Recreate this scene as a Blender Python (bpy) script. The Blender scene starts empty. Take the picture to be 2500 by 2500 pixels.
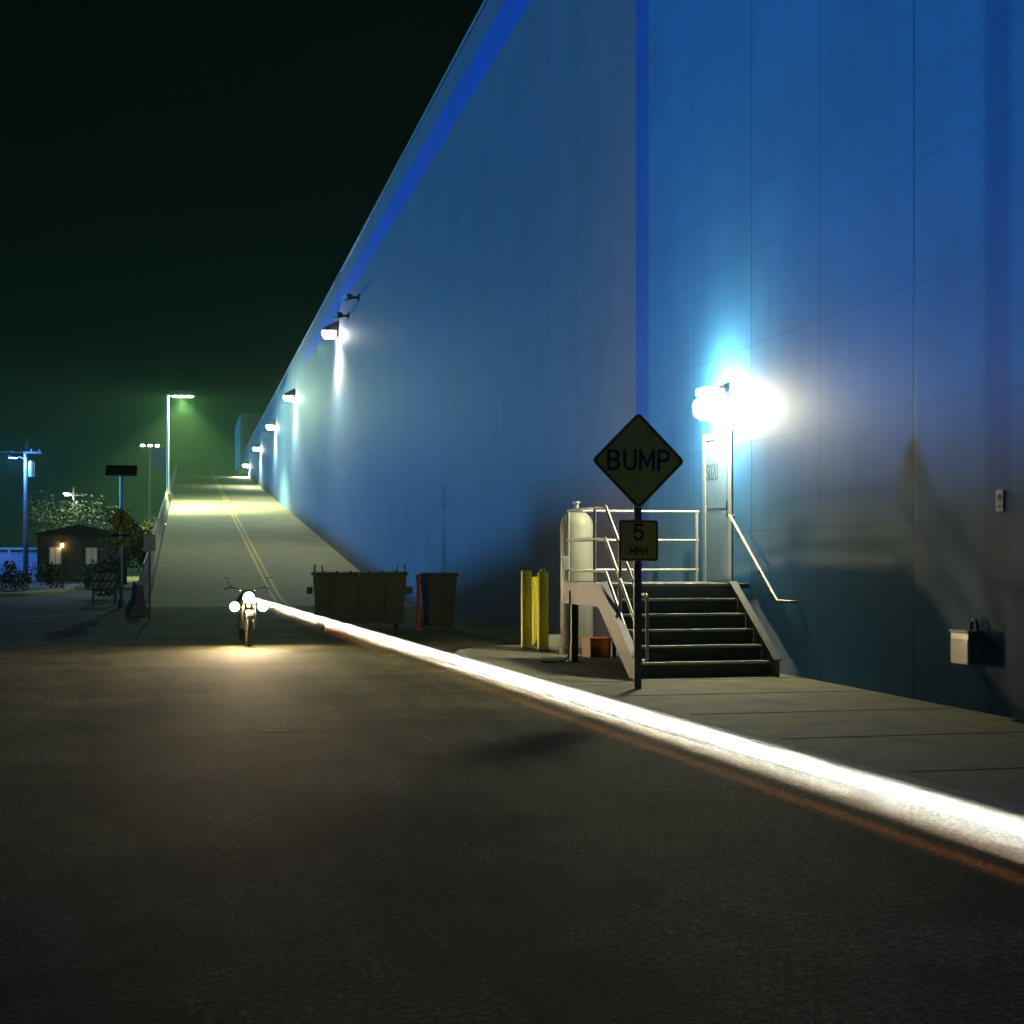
import bpy, bmesh, math, random
from mathutils import Vector, Matrix
random.seed(7)
R = math.radians
scn = bpy.context.scene
COL = scn.collection

# ------------------------------------------------------------------ materials
def pmat(name, col, rough=0.6, metal=0.0, noise=0.0, nscale=8.0, bump=0.0, bscale=60.0, spec=0.4, dirt=None, dscale=2.0):
    m = bpy.data.materials.new(name); m.use_nodes = True
    nt = m.node_tree; b = nt.nodes['Principled BSDF']
    b.inputs['Base Color'].default_value = (*col, 1)
    b.inputs['Roughness'].default_value = rough
    b.inputs['Metallic'].default_value = metal
    b.inputs['Specular IOR Level'].default_value = spec
    tc = nt.nodes.new('ShaderNodeTexCoord')
    last = None
    if noise > 0:
        n = nt.nodes.new('ShaderNodeTexNoise'); n.inputs['Scale'].default_value = nscale
        n.inputs['Detail'].default_value = 6; n.inputs['Roughness'].default_value = 0.65
        nt.links.new(tc.outputs['Object'], n.inputs['Vector'])
        r = nt.nodes.new('ShaderNodeMapRange')
        r.inputs['From Min'].default_value = 0.3; r.inputs['From Max'].default_value = 0.7
        r.inputs['To Min'].default_value = 1 - noise; r.inputs['To Max'].default_value = 1 + noise
        nt.links.new(n.outputs['Fac'], r.inputs['Value'])
        mx = nt.nodes.new('ShaderNodeVectorMath'); mx.operation = 'SCALE'
        mx.inputs[0].default_value = col
        nt.links.new(r.outputs['Result'], mx.inputs['Scale'])
        last = mx.outputs['Vector']
        nt.links.new(last, b.inputs['Base Color'])
    if dirt:
        n2 = nt.nodes.new('ShaderNodeTexNoise'); n2.inputs['Scale'].default_value = dscale
        n2.inputs['Detail'].default_value = 8; n2.inputs['Roughness'].default_value = 0.7
        nt.links.new(tc.outputs['Object'], n2.inputs['Vector'])
        cr = nt.nodes.new('ShaderNodeMapRange')
        cr.inputs['From Min'].default_value = 0.52; cr.inputs['From Max'].default_value = 0.68
        nt.links.new(n2.outputs['Fac'], cr.inputs['Value'])
        mix = nt.nodes.new('ShaderNodeMix'); mix.data_type = 'RGBA'
        nt.links.new(cr.outputs['Result'], mix.inputs[0])
        if last: nt.links.new(last, mix.inputs[6])
        else: mix.inputs[6].default_value = (*col, 1)
        mix.inputs[7].default_value = (*dirt, 1)
        nt.links.new(mix.outputs[2], b.inputs['Base Color'])
    if bump > 0:
        n3 = nt.nodes.new('ShaderNodeTexNoise'); n3.inputs['Scale'].default_value = bscale
        n3.inputs['Detail'].default_value = 5
        nt.links.new(tc.outputs['Object'], n3.inputs['Vector'])
        bp = nt.nodes.new('ShaderNodeBump'); bp.inputs['Strength'].default_value = bump
        bp.inputs['Distance'].default_value = 0.02
        nt.links.new(n3.outputs['Fac'], bp.inputs['Height'])
        nt.links.new(bp.outputs['Normal'], b.inputs['Normal'])
    return m

def emat(name, col, s):
    m = bpy.data.materials.new(name); m.use_nodes = True
    b = m.node_tree.nodes['Principled BSDF']
    b.inputs['Base Color'].default_value = (*col, 1)
    b.inputs['Emission Color'].default_value = (*col, 1)
    b.inputs['Emission Strength'].default_value = s
    return m

def asphalt_mat():
    m = bpy.data.materials.new('asphalt'); m.use_nodes = True
    nt = m.node_tree; N = nt.nodes.new; L = nt.links.new
    b = nt.nodes['Principled BSDF']
    tc = N('ShaderNodeTexCoord')
    fine = N('ShaderNodeTexNoise'); fine.inputs['Scale'].default_value = 34; fine.inputs['Detail'].default_value = 6; fine.inputs['Roughness'].default_value = .8
    vor = N('ShaderNodeTexVoronoi'); vor.inputs['Scale'].default_value = 75
    big = N('ShaderNodeTexNoise'); big.inputs['Scale'].default_value = .55; big.inputs['Detail'].default_value = 7; big.inputs['Roughness'].default_value = .62
    mid = N('ShaderNodeTexNoise'); mid.inputs['Scale'].default_value = 4.5; mid.inputs['Detail'].default_value = 5
    # stretched wear along the driving direction
    mp = N('ShaderNodeMapping'); mp.inputs['Scale'].default_value = (1.6, .12, 1)
    L(tc.outputs['Object'], mp.inputs['Vector'])
    wear = N('ShaderNodeTexNoise'); wear.inputs['Scale'].default_value = 1.0; wear.inputs['Detail'].default_value = 6
    L(mp.outputs['Vector'], wear.inputs['Vector'])
    for n in (fine, vor, big, mid): L(tc.outputs['Object'], n.inputs['Vector'])
    def rng(sock, a, c, lo, hi):
        r = N('ShaderNodeMapRange'); r.inputs['From Min'].default_value = a; r.inputs['From Max'].default_value = c
        r.inputs['To Min'].default_value = lo; r.inputs['To Max'].default_value = hi
        L(sock, r.inputs['Value']); return r.outputs['Result']
    def mul(a, c):
        q = N('ShaderNodeMath'); q.operation = 'MULTIPLY'; L(a, q.inputs[0]); L(c, q.inputs[1]); return q.outputs[0]
    v = mul(rng(fine.outputs['Fac'], .42, .62, .12, 2.1), rng(big.outputs['Fac'], .35, .65, .5, 1.5))
    v = mul(v, rng(mid.outputs['Fac'], .3, .7, .8, 1.2))
    v = mul(v, rng(wear.outputs['Fac'], .3, .7, .6, 1.4))
    # grit and oil stains
    grit = N('ShaderNodeTexNoise'); grit.inputs['Scale'].default_value = 18; grit.inputs['Detail'].default_value = 8; grit.inputs['Roughness'].default_value = .85
    oil = N('ShaderNodeTexNoise'); oil.inputs['Scale'].default_value = .9; oil.inputs['Detail'].default_value = 9; oil.inputs['Roughness'].default_value = .7; oil.inputs['Distortion'].default_value = .6
    for n in (grit, oil): L(tc.outputs['Object'], n.inputs['Vector'])
    v = mul(v, rng(grit.outputs['Fac'], .38, .62, .4, 1.6))
    v = mul(v, rng(oil.outputs['Fac'], .34, .46, .5, 1.0))
    # long irregular cracks
    wv = N('ShaderNodeTexVoronoi'); wv.feature = 'DISTANCE_TO_EDGE'; wv.inputs['Scale'].default_value = .28
    wn = N('ShaderNodeTexNoise'); wn.inputs['Scale'].default_value = 1.4; wn.inputs['Detail'].default_value = 5
    L(tc.outputs['Object'], wn.inputs['Vector'])
    ad = N('ShaderNodeVectorMath'); ad.operation = 'ADD'; L(tc.outputs['Object'], ad.inputs[0]); L(wn.outputs['Color'], ad.inputs[1]); L(ad.outputs[0], wv.inputs['Vector'])
    v = mul(v, rng(wv.outputs['Distance'], 0.0, .007, .72, 1.0))
    sc = N('ShaderNodeVectorMath'); sc.operation = 'SCALE'; sc.inputs[0].default_value = (.088, .081, .040); L(v, sc.inputs['Scale'])
    L(sc.outputs['Vector'], b.inputs['Base Color'])
    b.inputs['Roughness'].default_value = .85; b.inputs['Specular IOR Level'].default_value = .08
    bp = N('ShaderNodeBump'); bp.inputs['Strength'].default_value = .35; bp.inputs['Distance'].default_value = .008
    L(fine.outputs['Fac'], bp.inputs['Height'])
    bp2 = N('ShaderNodeBump'); bp2.inputs['Strength'].default_value = .3; bp2.inputs['Distance'].default_value = .005
    L(vor.outputs['Distance'], bp2.inputs['Height']); L(bp.outputs['Normal'], bp2.inputs['Normal'])
    L(bp2.outputs['Normal'], b.inputs['Normal'])
    return m

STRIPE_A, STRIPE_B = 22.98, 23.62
def wall_mat():
    """painted tilt-up panels: colours by position on the wall, joints, mottling"""
    m = bpy.data.materials.new('painted_wall_panels'); m.use_nodes = True
    nt = m.node_tree; N = nt.nodes.new; L = nt.links.new
    b = nt.nodes['Principled BSDF']
    tc = N('ShaderNodeTexCoord'); sp = N('ShaderNodeSeparateXYZ'); L(tc.outputs['Object'], sp.inputs[0])
    Y, Z = sp.outputs['Y'], sp.outputs['Z']
    def math_(op, a, c, d=None):
        q = N('ShaderNodeMath'); q.operation = op
        for i, s in enumerate((a, c, d)):
            if s is None: continue
            if isinstance(s, (int, float)): q.inputs[i].default_value = s
            else: L(s, q.inputs[i])
        return q.outputs[0]
    def between(s, lo, hi, soft=.008):
        a = N('ShaderNodeMapRange'); a.inputs['From Min'].default_value = lo - soft; a.inputs['From Max'].default_value = lo + soft; L(s, a.inputs['Value'])
        c = N('ShaderNodeMapRange'); c.inputs['From Min'].default_value = hi - soft; c.inputs['From Max'].default_value = hi + soft
        c.inputs['To Min'].default_value = 1; c.inputs['To Max'].default_value = 0; L(s, c.inputs['Value'])
        return math_('MULTIPLY', a.outputs[0], c.outputs[0])
    def mix(f, a, col):
        q = N('ShaderNodeMix'); q.data_type = 'RGBA'
        if isinstance(f, float): q.inputs[0].default_value = f
        else: L(f, q.inputs[0])
        if isinstance(a, tuple): q.inputs[6].default_value = (*a, 1)
        else: L(a, q.inputs[6])
        if isinstance(col, tuple): q.inputs[7].default_value = (*col, 1)
        else: L(col, q.inputs[7])
        return q.outputs[2]
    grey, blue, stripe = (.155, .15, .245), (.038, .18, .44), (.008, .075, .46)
    base = mix(between(Y, STRIPE_B, 500), blue, grey)
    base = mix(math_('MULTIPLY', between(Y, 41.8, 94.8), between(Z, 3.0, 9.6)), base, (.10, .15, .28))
    base = mix(between(Y, 94.8, 500), base, (.09, .155, .31))
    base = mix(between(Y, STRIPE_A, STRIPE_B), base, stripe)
    base = mix(between(Y, 12.12, 12.58, .07), base, (.008, .10, .34))  # soft-edged pole shadow, painted in as a darker blue band
    base = mix(math_('MULTIPLY', between(Z, 13.85, 14.85, .04), between(Y, -60, 94.8)), base, (.004, .09, .62))
    base = mix(between(Y, 94.7, 95.0), base, (.01, .12, .5))
    # horizontal and vertical joints
    j = None
    for z in (1.95, 3.15, 4.44, 5.70, 6.50, 6.62, 8.9, 10.15, 11.05, 12.6):
        t = between(Z, z - .011, z + .011, .006); j = t if j is None else math_('MAXIMUM', j, t)
    vj = None
    ys = [13.96, 18.44, 25.4] + [25.4 + 4.48 * k for k in range(1, 45)] + [9.5, 5.0]
    w = N('ShaderNodeMath'); w.operation = 'PINGPONG'
    q = math_('SUBTRACT', Y, 13.96); L(q, w.inputs[0]); w.inputs[1].default_value = 2.24
    vj = N('ShaderNodeMapRange'); vj.inputs['From Min'].default_value = .013; vj.inputs['From Max'].default_value = .022
    vj.inputs['To Min'].default_value = 1; vj.inputs['To Max'].default_value = 0; L(w.outputs[0], vj.inputs['Value'])
    w2 = N('ShaderNodeMath'); w2.operation = 'PINGPONG'
    L(math_('SUBTRACT', Y, 16.27), w2.inputs[0]); w2.inputs[1].default_value = 2.24
    vj2 = N('ShaderNodeMapRange'); vj2.inputs['From Min'].default_value = .006; vj2.inputs['From Max'].default_value = .015
    vj2.inputs['To Min'].default_value = .45; vj2.inputs['To Max'].default_value = 0; L(w2.outputs[0], vj2.inputs['Value'])
    hj = math_('MULTIPLY', j, .22)
    joints = math_('MAXIMUM', math_('MAXIMUM', hj, math_('MULTIPLY', vj.outputs[0], .55)), vj2.outputs[0])
    # mottling and vertical streaks of dirt
    n = N('ShaderNodeTexNoise'); n.inputs['Scale'].default_value = .5; n.inputs['Detail'].default_value = 8; n.inputs['Roughness'].default_value = .6
    L(tc.outputs['Object'], n.inputs['Vector'])
    mp = N('ShaderNodeMapping'); mp.inputs['Scale'].default_value = (1, 3.2, .09); L(tc.outputs['Object'], mp.inputs['Vector'])
    n2 = N('ShaderNodeTexNoise'); n2.inputs['Scale'].default_value = 1.2; n2.inputs['Detail'].default_value = 7; L(mp.outputs[0], n2.inputs['Vector'])
    n3 = N('ShaderNodeTexNoise'); n3.inputs['Scale'].default_value = 40; n3.inputs['Detail'].default_value = 5; L(tc.outputs['Object'], n3.inputs['Vector'])
    def rng(s, a, c, lo, hi):
        r = N('ShaderNodeMapRange'); r.inputs['From Min'].default_value = a; r.inputs['From Max'].default_value = c
        r.inputs['To Min'].default_value = lo; r.inputs['To Max'].default_value = hi; L(s, r.inputs['Value']); return r.outputs[0]
    k = math_('MULTIPLY', rng(n.outputs['Fac'], .3, .7, .86, 1.14), rng(n2.outputs['Fac'], .3, .7, .94, 1.05))
    k = math_('MULTIPLY', k, rng(n3.outputs['Fac'], .3, .7, .9, 1.1))
    k = math_('MULTIPLY', k, math_('SUBTRACT', 1.0, joints))
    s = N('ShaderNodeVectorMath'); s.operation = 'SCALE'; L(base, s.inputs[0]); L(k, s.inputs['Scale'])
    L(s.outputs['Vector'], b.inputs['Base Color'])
    b.inputs['Roughness'].default_value = .62; b.inputs['Specular IOR Level'].default_value = .3
    h = math_('SUBTRACT', math_('MULTIPLY', n3.outputs['Fac'], .12), joints)
    bp = N('ShaderNodeBump'); bp.inputs['Strength'].default_value = .3; bp.inputs['Distance'].default_value = .006
    L(h, bp.inputs['Height']); L(bp.outputs['Normal'], b.inputs['Normal'])
    return m

M = dict(
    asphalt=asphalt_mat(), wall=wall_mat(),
    concrete=pmat('pavement_concrete', (.21, .20, .135), .85, noise=.22, nscale=3.5, bump=.35, bscale=45, dirt=(.13, .12, .08), dscale=.9),
    kerb=pmat('kerb_concrete', (.30, .29, .25), .85, noise=.22, nscale=6, bump=.3, dirt=(.16, .15, .13), dscale=2.5),
    ramp=pmat('ramp_concrete', (.12, .115, .072), .8, noise=.3, nscale=1.2, bump=.3, bscale=30, dirt=(.08, .078, .05), dscale=.3),
    parapet=pmat('parapet_concrete', (.17, .17, .15), .9, noise=.3, nscale=4, bump=.6, bscale=20),
    yellow_line=pmat('yellow_line_paint', (.34, .26, .05), .7, noise=.4, nscale=14, dirt=(.14, .13, .08), dscale=5),
    white_line=pmat('worn_white_paint', (.5, .5, .46), .7, noise=.4, nscale=14),
    steel=pmat('galvanised_steel', (.50, .52, .50), .38, metal=.75, noise=.12, nscale=18),
    rail=pmat('painted_rail_steel', (.36, .37, .34), .42, metal=.35, noise=.1, nscale=20),
    dark_steel=pmat('dark_painted_steel', (.10, .11, .11), .55, metal=.3, noise=.25, nscale=9),
    tread=pmat('dark_tread_plate', (.055, .065, .058), .6, metal=.2, noise=.3, nscale=25, bump=.3, bscale=90),
    nosing=pmat('worn_nosing', (.45, .45, .40), .5, metal=.3, noise=.3, nscale=30),
    fascia=pmat('violet_grey_fascia_paint', (.075, .07, .12), .55, noise=.2, nscale=6, dirt=(.10, .08, .08), dscale=3),
    deck=pmat('landing_plate', (.16, .17, .17), .6, metal=.3, noise=.25, nscale=12),
    sign_yellow=pmat('sign_yellow_sheeting', (.80, .55, .06), .5, noise=.1, nscale=5, dirt=(.66, .44, .06), dscale=3),
    sign_lime=pmat('sign_lime_sheeting', (.55, .62, .05), .5, noise=.08, nscale=5),
    sign_black=pmat('sign_black_paint', (.02, .02, .02), .5),
    sign_white=pmat('sign_white_sheeting', (.62, .62, .60), .5, noise=.08),
    bare_alu=pmat('bare_aluminium', (.4, .4, .4), .45, metal=.8),
    bollard=pmat('bollard_yellow_paint', (.88, .76, .02), .45, noise=.06, nscale=9, dirt=(.70, .58, .03), dscale=5),
    white_paint=pmat('white_paint', (.30, .31, .25), .5, noise=.08, nscale=6),
    door=pmat('door_paint', (.13, .22, .33), .5, noise=.1, nscale=5),
    frame=pmat('door_frame_paint', (.24, .29, .32), .5, noise=.08, nscale=7),
    black=pmat('black_plastic', (.018, .018, .02), .5),
    tyre=pmat('tyre_rubber', (.02, .02, .02), .85),
    chrome=pmat('chrome', (.6, .6, .6), .15, metal=1),
    cycle_paint=pmat('dark_red_lacquer', (.09, .012, .012), .25),
    dumpster=pmat('dumpster_paint', (.024, .026, .022), .6, noise=.3, nscale=3, dirt=(.055, .034, .02), dscale=2.4),
    lid=pmat('black_lid_plastic', (.03, .03, .03), .6, noise=.2),
    bin=pmat('brown_bin_plastic', (.022, .016, .009), .6, noise=.2),
    red=pmat('red_paint', (.40, .035, .02), .5, noise=.15),
    orange=pmat('orange_plastic', (.50, .12, .02), .55, noise=.15),
    wood=pmat('weathered_pole_wood', (.22, .18, .14), .9, noise=.3, nscale=6, bump=.4, bscale=30),
    bark=pmat('bark', (.09, .07, .05), .95, noise=.3, bump=.5),
    leaf=pmat('leaf', (.035, .055, .022), .7, noise=.4, nscale=3),
    leaf2=pmat('dry_leaf', (.11, .085, .035), .7, noise=.4, nscale=3),
    fence=pmat('white_fence_paint', (.58, .60, .62), .6, noise=.15, nscale=4),
    house=pmat('house_stucco', (.06, .065, .06), .85, noise=.12, nscale=3, bump=.3),
    roof=pmat('roof_shingle', (.03, .03, .03), .9, noise=.3, nscale=9, bump=.4),
    glass=pmat('dark_glass', (.02, .025, .03), .08),
    panel=pmat('solar_cells', (.006, .008, .016), .5),
    banner=pmat('navy_banner_cloth', (.05, .08, .18), .8, noise=.1),
    coping=pmat('pale_metal_coping', (.20, .27, .36), .5, noise=.1, nscale=3),
    ground=pmat('verge_soil', (.06, .06, .045), .95, noise=.4, nscale=3, bump=.5),
    lamp_white=emat('lamp_lens_white', (.95, 1.0, .86), 60),
    lamp_door=emat('lamp_lens_warm', (1.0, .93, .58), 270),
    lamp_far=emat('lamp_lens_far', (.95, 1.0, .92), 160),
    lamp_orange=emat('lamp_lens_orange', (1.0, .55, .18), 40),
    head=emat('headlamp_lens', (1.0, .78, .44), 1500),
    lit_window=emat('lit_window', (.85, 1.0, .80), .05),
)

# ------------------------------------------------------------------ mesh helpers
class MB:
    def __init__(s): s.bm = bmesh.new()
    def box(s, c, d, rz=0.0, bev=0.0, mat=None):
        g = bmesh.ops.create_cube(s.bm, size=1.0); vs = g['verts']
        T = Matrix.Translation(Vector(c)) @ (mat if mat else Matrix.Rotation(rz, 4, 'Z')) @ Matrix.Diagonal((*d, 1))
        bmesh.ops.transform(s.bm, matrix=T, verts=vs)
        if bev > 0:
            es = list({e for v in vs for e in v.link_edges})
            bmesh.ops.bevel(s.bm, geom=es, offset=bev, segments=2, affect='EDGES', profile=.6)
        return s
    def bx(s, x0, x1, y0, y1, z0, z1, bev=0.0):
        return s.box(((x0+x1)/2, (y0+y1)/2, (z0+z1)/2), (x1-x0, y1-y0, z1-z0), bev=bev)
    def cyl(s, a, b, r0, r1=None, n=14, caps=True):
        a, b = Vector(a), Vector(b); r1 = r0 if r1 is None else r1
        d = b - a; L = d.length
        g = bmesh.ops.create_cone(s.bm, cap_ends=caps, segments=n, radius1=r0, radius2=r1, depth=L)
        T = Matrix.Translation((a+b)/2) @ d.to_track_quat('Z', 'Y').to_matrix().to_4x4()
        bmesh.ops.transform(s.bm, matrix=T, verts=g['verts']); return s
    def tube(s, pts, r, n=10):
        pts = [Vector(p) for p in pts]; rings = []
        up = Vector((0, 0, 1))
        for i, p in enumerate(pts):
            if i == 0: t = pts[1]-p
            elif i == len(pts)-1: t = p-pts[i-1]
            else: t = (pts[i+1]-p).normalized()+(p-pts[i-1]).normalized()
            t.normalize()
            ref = up if abs(t.z) < .95 else Vector((1, 0, 0))
            x = t.cross(ref).normalized(); y = x.cross(t)
            if rings:  # keep the frame from flipping
                px = rings[-1][1]
                x = (px - t*px.dot(t)).normalized(); y = x.cross(t)
            ring = [s.bm.verts.new(p + x*math.cos(k*2*math.pi/n)*r + y*math.sin(k*2*math.pi/n)*r) for k in range(n)]
            rings.append((ring, x))
        for (a, _), (b, _) in zip(rings, rings[1:]):
            for k in range(n): s.bm.faces.new((a[k], a[(k+1) % n], b[(k+1) % n], b[k]))
        s.bm.faces.new(rings[0][0][::-1]); s.bm.faces.new(rings[-1][0]); return s
    def lathe(s, prof, c=(0, 0, 0), n=24, axis='Z'):
        rings = []
        for r, z in prof:
            rings.append([s.bm.verts.new(Vector(c)+Vector((r*math.cos(k*2*math.pi/n), r*math.sin(k*2*math.pi/n), z))) for k in range(n)])
        for a, b in zip(rings, rings[1:]):
            for k in range(n): s.bm.faces.new((a[k], a[(k+1) % n], b[(k+1) % n], b[k]))
        s.bm.faces.new(rings[0][::-1]); s.bm.faces.new(rings[-1]); return s
    def prism(s, poly, y0, y1, axis='Y'):
        """poly in (x,z) extruded along Y, or (y,z) along X, or (x,y) along Z"""
        def P(u, v, w):
            return {'Y': (u, w, v), 'X': (w, u, v), 'Z': (u, v, w)}[axis]
        a = [s.bm.verts.new(P(u, v, y0)) for u, v in poly]; b = [s.bm.verts.new(P(u, v, y1)) for u, v in poly]
        n = len(poly)
        s.bm.faces.new(a); s.bm.faces.new(b[::-1])
        for k in range(n): s.bm.faces.new((a[k], b[k], b[(k+1) % n], a[(k+1) % n]))
        return s
    def torus(s, c, R0, r0, n=32, m=10, axis='X', sy=1.0):
        vs = []
        for i in range(n):
            A = i*2*math.pi/n; row = []
            for j in range(m):
                B = j*2*math.pi/m; rr = R0+r0*math.cos(B); h = r0*math.sin(B)*sy
                p = (h, rr*math.cos(A), rr*math.sin(A)) if axis == 'X' else (rr*math.cos(A), rr*math.sin(A), h)
                row.append(s.bm.verts.new(Vector(c)+Vector(p)))
            vs.append(row)
        for i in range(n):
            for j in range(m): s.bm.faces.new((vs[i][j], vs[(i+1) % n][j], vs[(i+1) % n][(j+1) % m], vs[i][(j+1) % m]))
        return s
    def build(s, name, mat, parent=None, loc=None, smooth=False, origin=None):
        bmesh.ops.recalc_face_normals(s.bm, faces=s.bm.faces)
        me = bpy.data.meshes.new(name); s.bm.to_mesh(me); s.bm.free()
        if smooth:
            for p in me.polygons: p.use_smooth = True
            try: me.set_sharp_from_angle(angle=R(40))
            except Exception: pass
        me.materials.append(mat)
        o = bpy.data.objects.new(name, me); COL.objects.link(o)
        if loc is not None: o.location = loc
        if parent is not None: o.parent = parent
        return o

def tag(o, label=None, cat=None, group=None, kind=None):
    if label: o['label'] = label
    if cat: o['category'] = cat
    if group: o['group'] = group
    if kind: o['kind'] = kind
    return o
def thing(name, label, cat, loc=(0, 0, 0), rz=0.0, group=None):
    o = bpy.data.objects.new(name, None); COL.objects.link(o); o.empty_display_size = .2
    o.location = loc; o.rotation_euler.z = rz
    return tag(o, label, cat, group)
def struct(o): o['kind'] = 'structure'; return o
def copy_tree(o, parent=None):
    c = o.copy(); COL.objects.link(c); c.parent = parent
    for ch in list(o.children): copy_tree(ch, c)
    return c
GL = {  # letter strokes on a unit-height cell: (width, [polylines])
 'B': (.62, [[(0, 0), (0, 1)], [(0, .5), (.36, .5), (.52, .44), (.58, .26), (.52, .07), (.36, 0), (0, 0)], [(0, 1), (.34, 1), (.50, .93), (.54, .76), (.50, .58), (.36, .5)]]),
 'U': (.60, [[(0, 1), (0, .28), (.06, .10), (.18, .01), (.30, -.01), (.42, .01), (.54, .10), (.60, .28), (.60, 1)]]),
 'M': (.74, [[(0, 0), (0, 1)], [(0, 1), (.37, .22), (.74, 1)], [(.74, 1), (.74, 0)]]),
 'P': (.56, [[(0, 0), (0, 1)], [(0, 1), (.36, 1), (.52, .92), (.57, .74), (.52, .55), (.36, .47), (0, .47)]]),
 'H': (.58, [[(0, 0), (0, 1)], [(.58, 0), (.58, 1)], [(0, .5), (.58, .5)]]),
 '5': (.56, [[(.52, 1), (.07, 1), (.03, .52), (.14, .60), (.30, .63), (.45, .57), (.55, .44), (.57, .30), (.52, .13), (.40, .02), (.24, -.01), (.09, .05), (0, .18)]]),
 'S': (.54, [[(.52, .82), (.44, .95), (.28, 1.01), (.12, .96), (.03, .83), (.04, .67), (.15, .57), (.38, .47), (.51, .36), (.54, .20), (.46, .06), (.28, -.01), (.10, .04), (.0, .18)]]),
 '0': (.52, [[(.26, 1.0), (.42, .94), (.50, .78), (.52, .5), (.50, .22), (.42, .06), (.26, 0), (.10, .06), (.02, .22), (0, .5), (.02, .78), (.10, .94), (.26, 1.0)]]),
 '2': (.54, [[(.02, .78), (.10, .94), (.26, 1.0), (.42, .95), (.51, .80), (.48, .63), (.36, .47), (.03, 0.0), (.54, 0.0)]]),
}
def strokes(name, body, h, w, mat, parent, loc, rot, sx=1.0, gap=.22, th=.0016):
    """block lettering: each stroke a mitred ribbon with a little thickness"""
    mb = MB(); bm = mb.bm; x = 0.0; lay = 0
    total = sum(GL[c][0] for c in body)*h*sx + gap*h*sx*(len(body)-1)
    for c in body:
        cw, polys = GL[c]
        for pl in polys:
            lay += 1; z0, z1 = 0.0, th + .0002*(lay % 5)
            P_ = [Vector((-total/2 + x + p[0]*h*sx, (p[1]-.5)*h)) for p in pl]; closed = (P_[0]-P_[-1]).length < 1e-6
            if closed: P_ = P_[:-1]
            n = len(P_); Ls = []; Rs = []
            for i, p in enumerate(P_):
                a = P_[(i-1) % n] if (closed or i > 0) else None; b = P_[(i+1) % n] if (closed or i < n-1) else None
                t0 = (p-a).normalized() if a is not None else None; t1 = (b-p).normalized() if b is not None else None
                q = p.copy()
                if a is None: q = p - t1*w/2; nn = Vector((-t1.y, t1.x))*(w/2)
                elif b is None: q = p + t0*w/2; nn = Vector((-t0.y, t0.x))*(w/2)
                else:
                    m = (Vector((-t0.y, t0.x))+Vector((-t1.y, t1.x))).normalized(); cs_ = max(.45, m.dot(Vector((-t0.y, t0.x)))); nn = m*(w/2/cs_)
                Ls.append(q+nn); Rs.append(q-nn)
            V = [[bm.verts.new((v.x, v.y, zz)) for v in side] for side, zz in ((Ls, z1), (Rs, z1), (Ls, z0), (Rs, z0))]
            rngk = range(n if closed else n-1)
            for i in rngk:
                j = (i+1) % n
                bm.faces.new((V[0][i], V[0][j], V[1][j], V[1][i])); bm.faces.new((V[0][i], V[2][i], V[2][j], V[0][j])); bm.faces.new((V[1][i], V[1][j], V[3][j], V[3][i]))
        x += (cw+gap)*h*sx
    o = mb.build(name, mat, parent); o.location = loc; o.rotation_euler = rot; return o

# ------------------------------------------------------------------ camera
cam = bpy.data.cameras.new('camera'); co = bpy.data.objects.new('camera', cam); COL.objects.link(co)
co.location = (0, 0, 1.6); co.rotation_euler = (R(90), 0, R(-12.51))
cam.sensor_width = 36; cam.lens = 51.47; cam.shift_y = .0445; cam.clip_end = 2000
scn.camera = co

# ------------------------------------------------------------------ ground, pavement, ramp
WX = 7.38
mb = MB(); mb.bx(-450, 450, -120, 700, -.5, 0); struct(mb.build('road', M['asphalt']))

PV = .13
kerb_pts = [(4.78, -8), (4.72, 5), (4.66, 8), (4.38, 11.7), (4.15, 14.5), (4.02, 17), (3.95, 19.5), (3.93, 21.2), (4.02, 22.2), (4.25, 23.0), (4.65, 23.6), (5.2, 23.95), (6.0, 24.1), (WX-.01, 24.1)]
def offset(pts, d):
    out = []
    for i, p in enumerate(pts):
        a = Vector(pts[max(i-1, 0)]); b = Vector(pts[min(i+1, len(pts)-1)])
        t = (b-a).normalized(); n = Vector((t.y, -t.x)); out.append((p[0]+n.x*d, p[1]+n.y*d))
    return out
inner = offset(kerb_pts, .16)
inner[-1] = (WX-.01, inner[-1][1])
mb = MB()
for i in range(len(kerb_pts)-1):   # kerb stones with small gaps
    a, b, c, d = kerb_pts[i], kerb_pts[i+1], inner[i+1], inner[i]
    L = (Vector(b)-Vector(a)).length; n = max(1, round(L/1.5))
    for k in range(n):
        f0, f1 = k/n+.006/max(L/n, .1)/n, (k+1)/n
        lp = lambda p, q, f: (p[0]+(q[0]-p[0])*f, p[1]+(q[1]-p[1])*f)
        mb.prism([lp(a, b, f0), lp(a, b, f1), lp(d, c, f1), lp(d, c, f0)], .0, PV+.002, 'Z')
struct(mb.build('kerb', M['kerb']))
mb = MB(); mb.prism(offset(inner, .012)[:-1] + [(WX-.01, 23.9), (WX-.01, -8)], .0, PV, 'Z')
struct(mb.build('pavement', M['concrete']))
# saw-cut joints of the pavement, thin dark strips of filler
mb = MB()
for y in (9.2, 11.1, 13.0, 14.9, 16.7, 21.0):
    x0 = 4.9 - max(0, min(1, (y-8)/10))*.62
    mb.bx(x0, WX-.02, y, y+.018, PV+.001, PV+.004)
struct(mb.build('pavement_joints', pmat('joint_filler', (.07, .07, .06), .9)))

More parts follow.
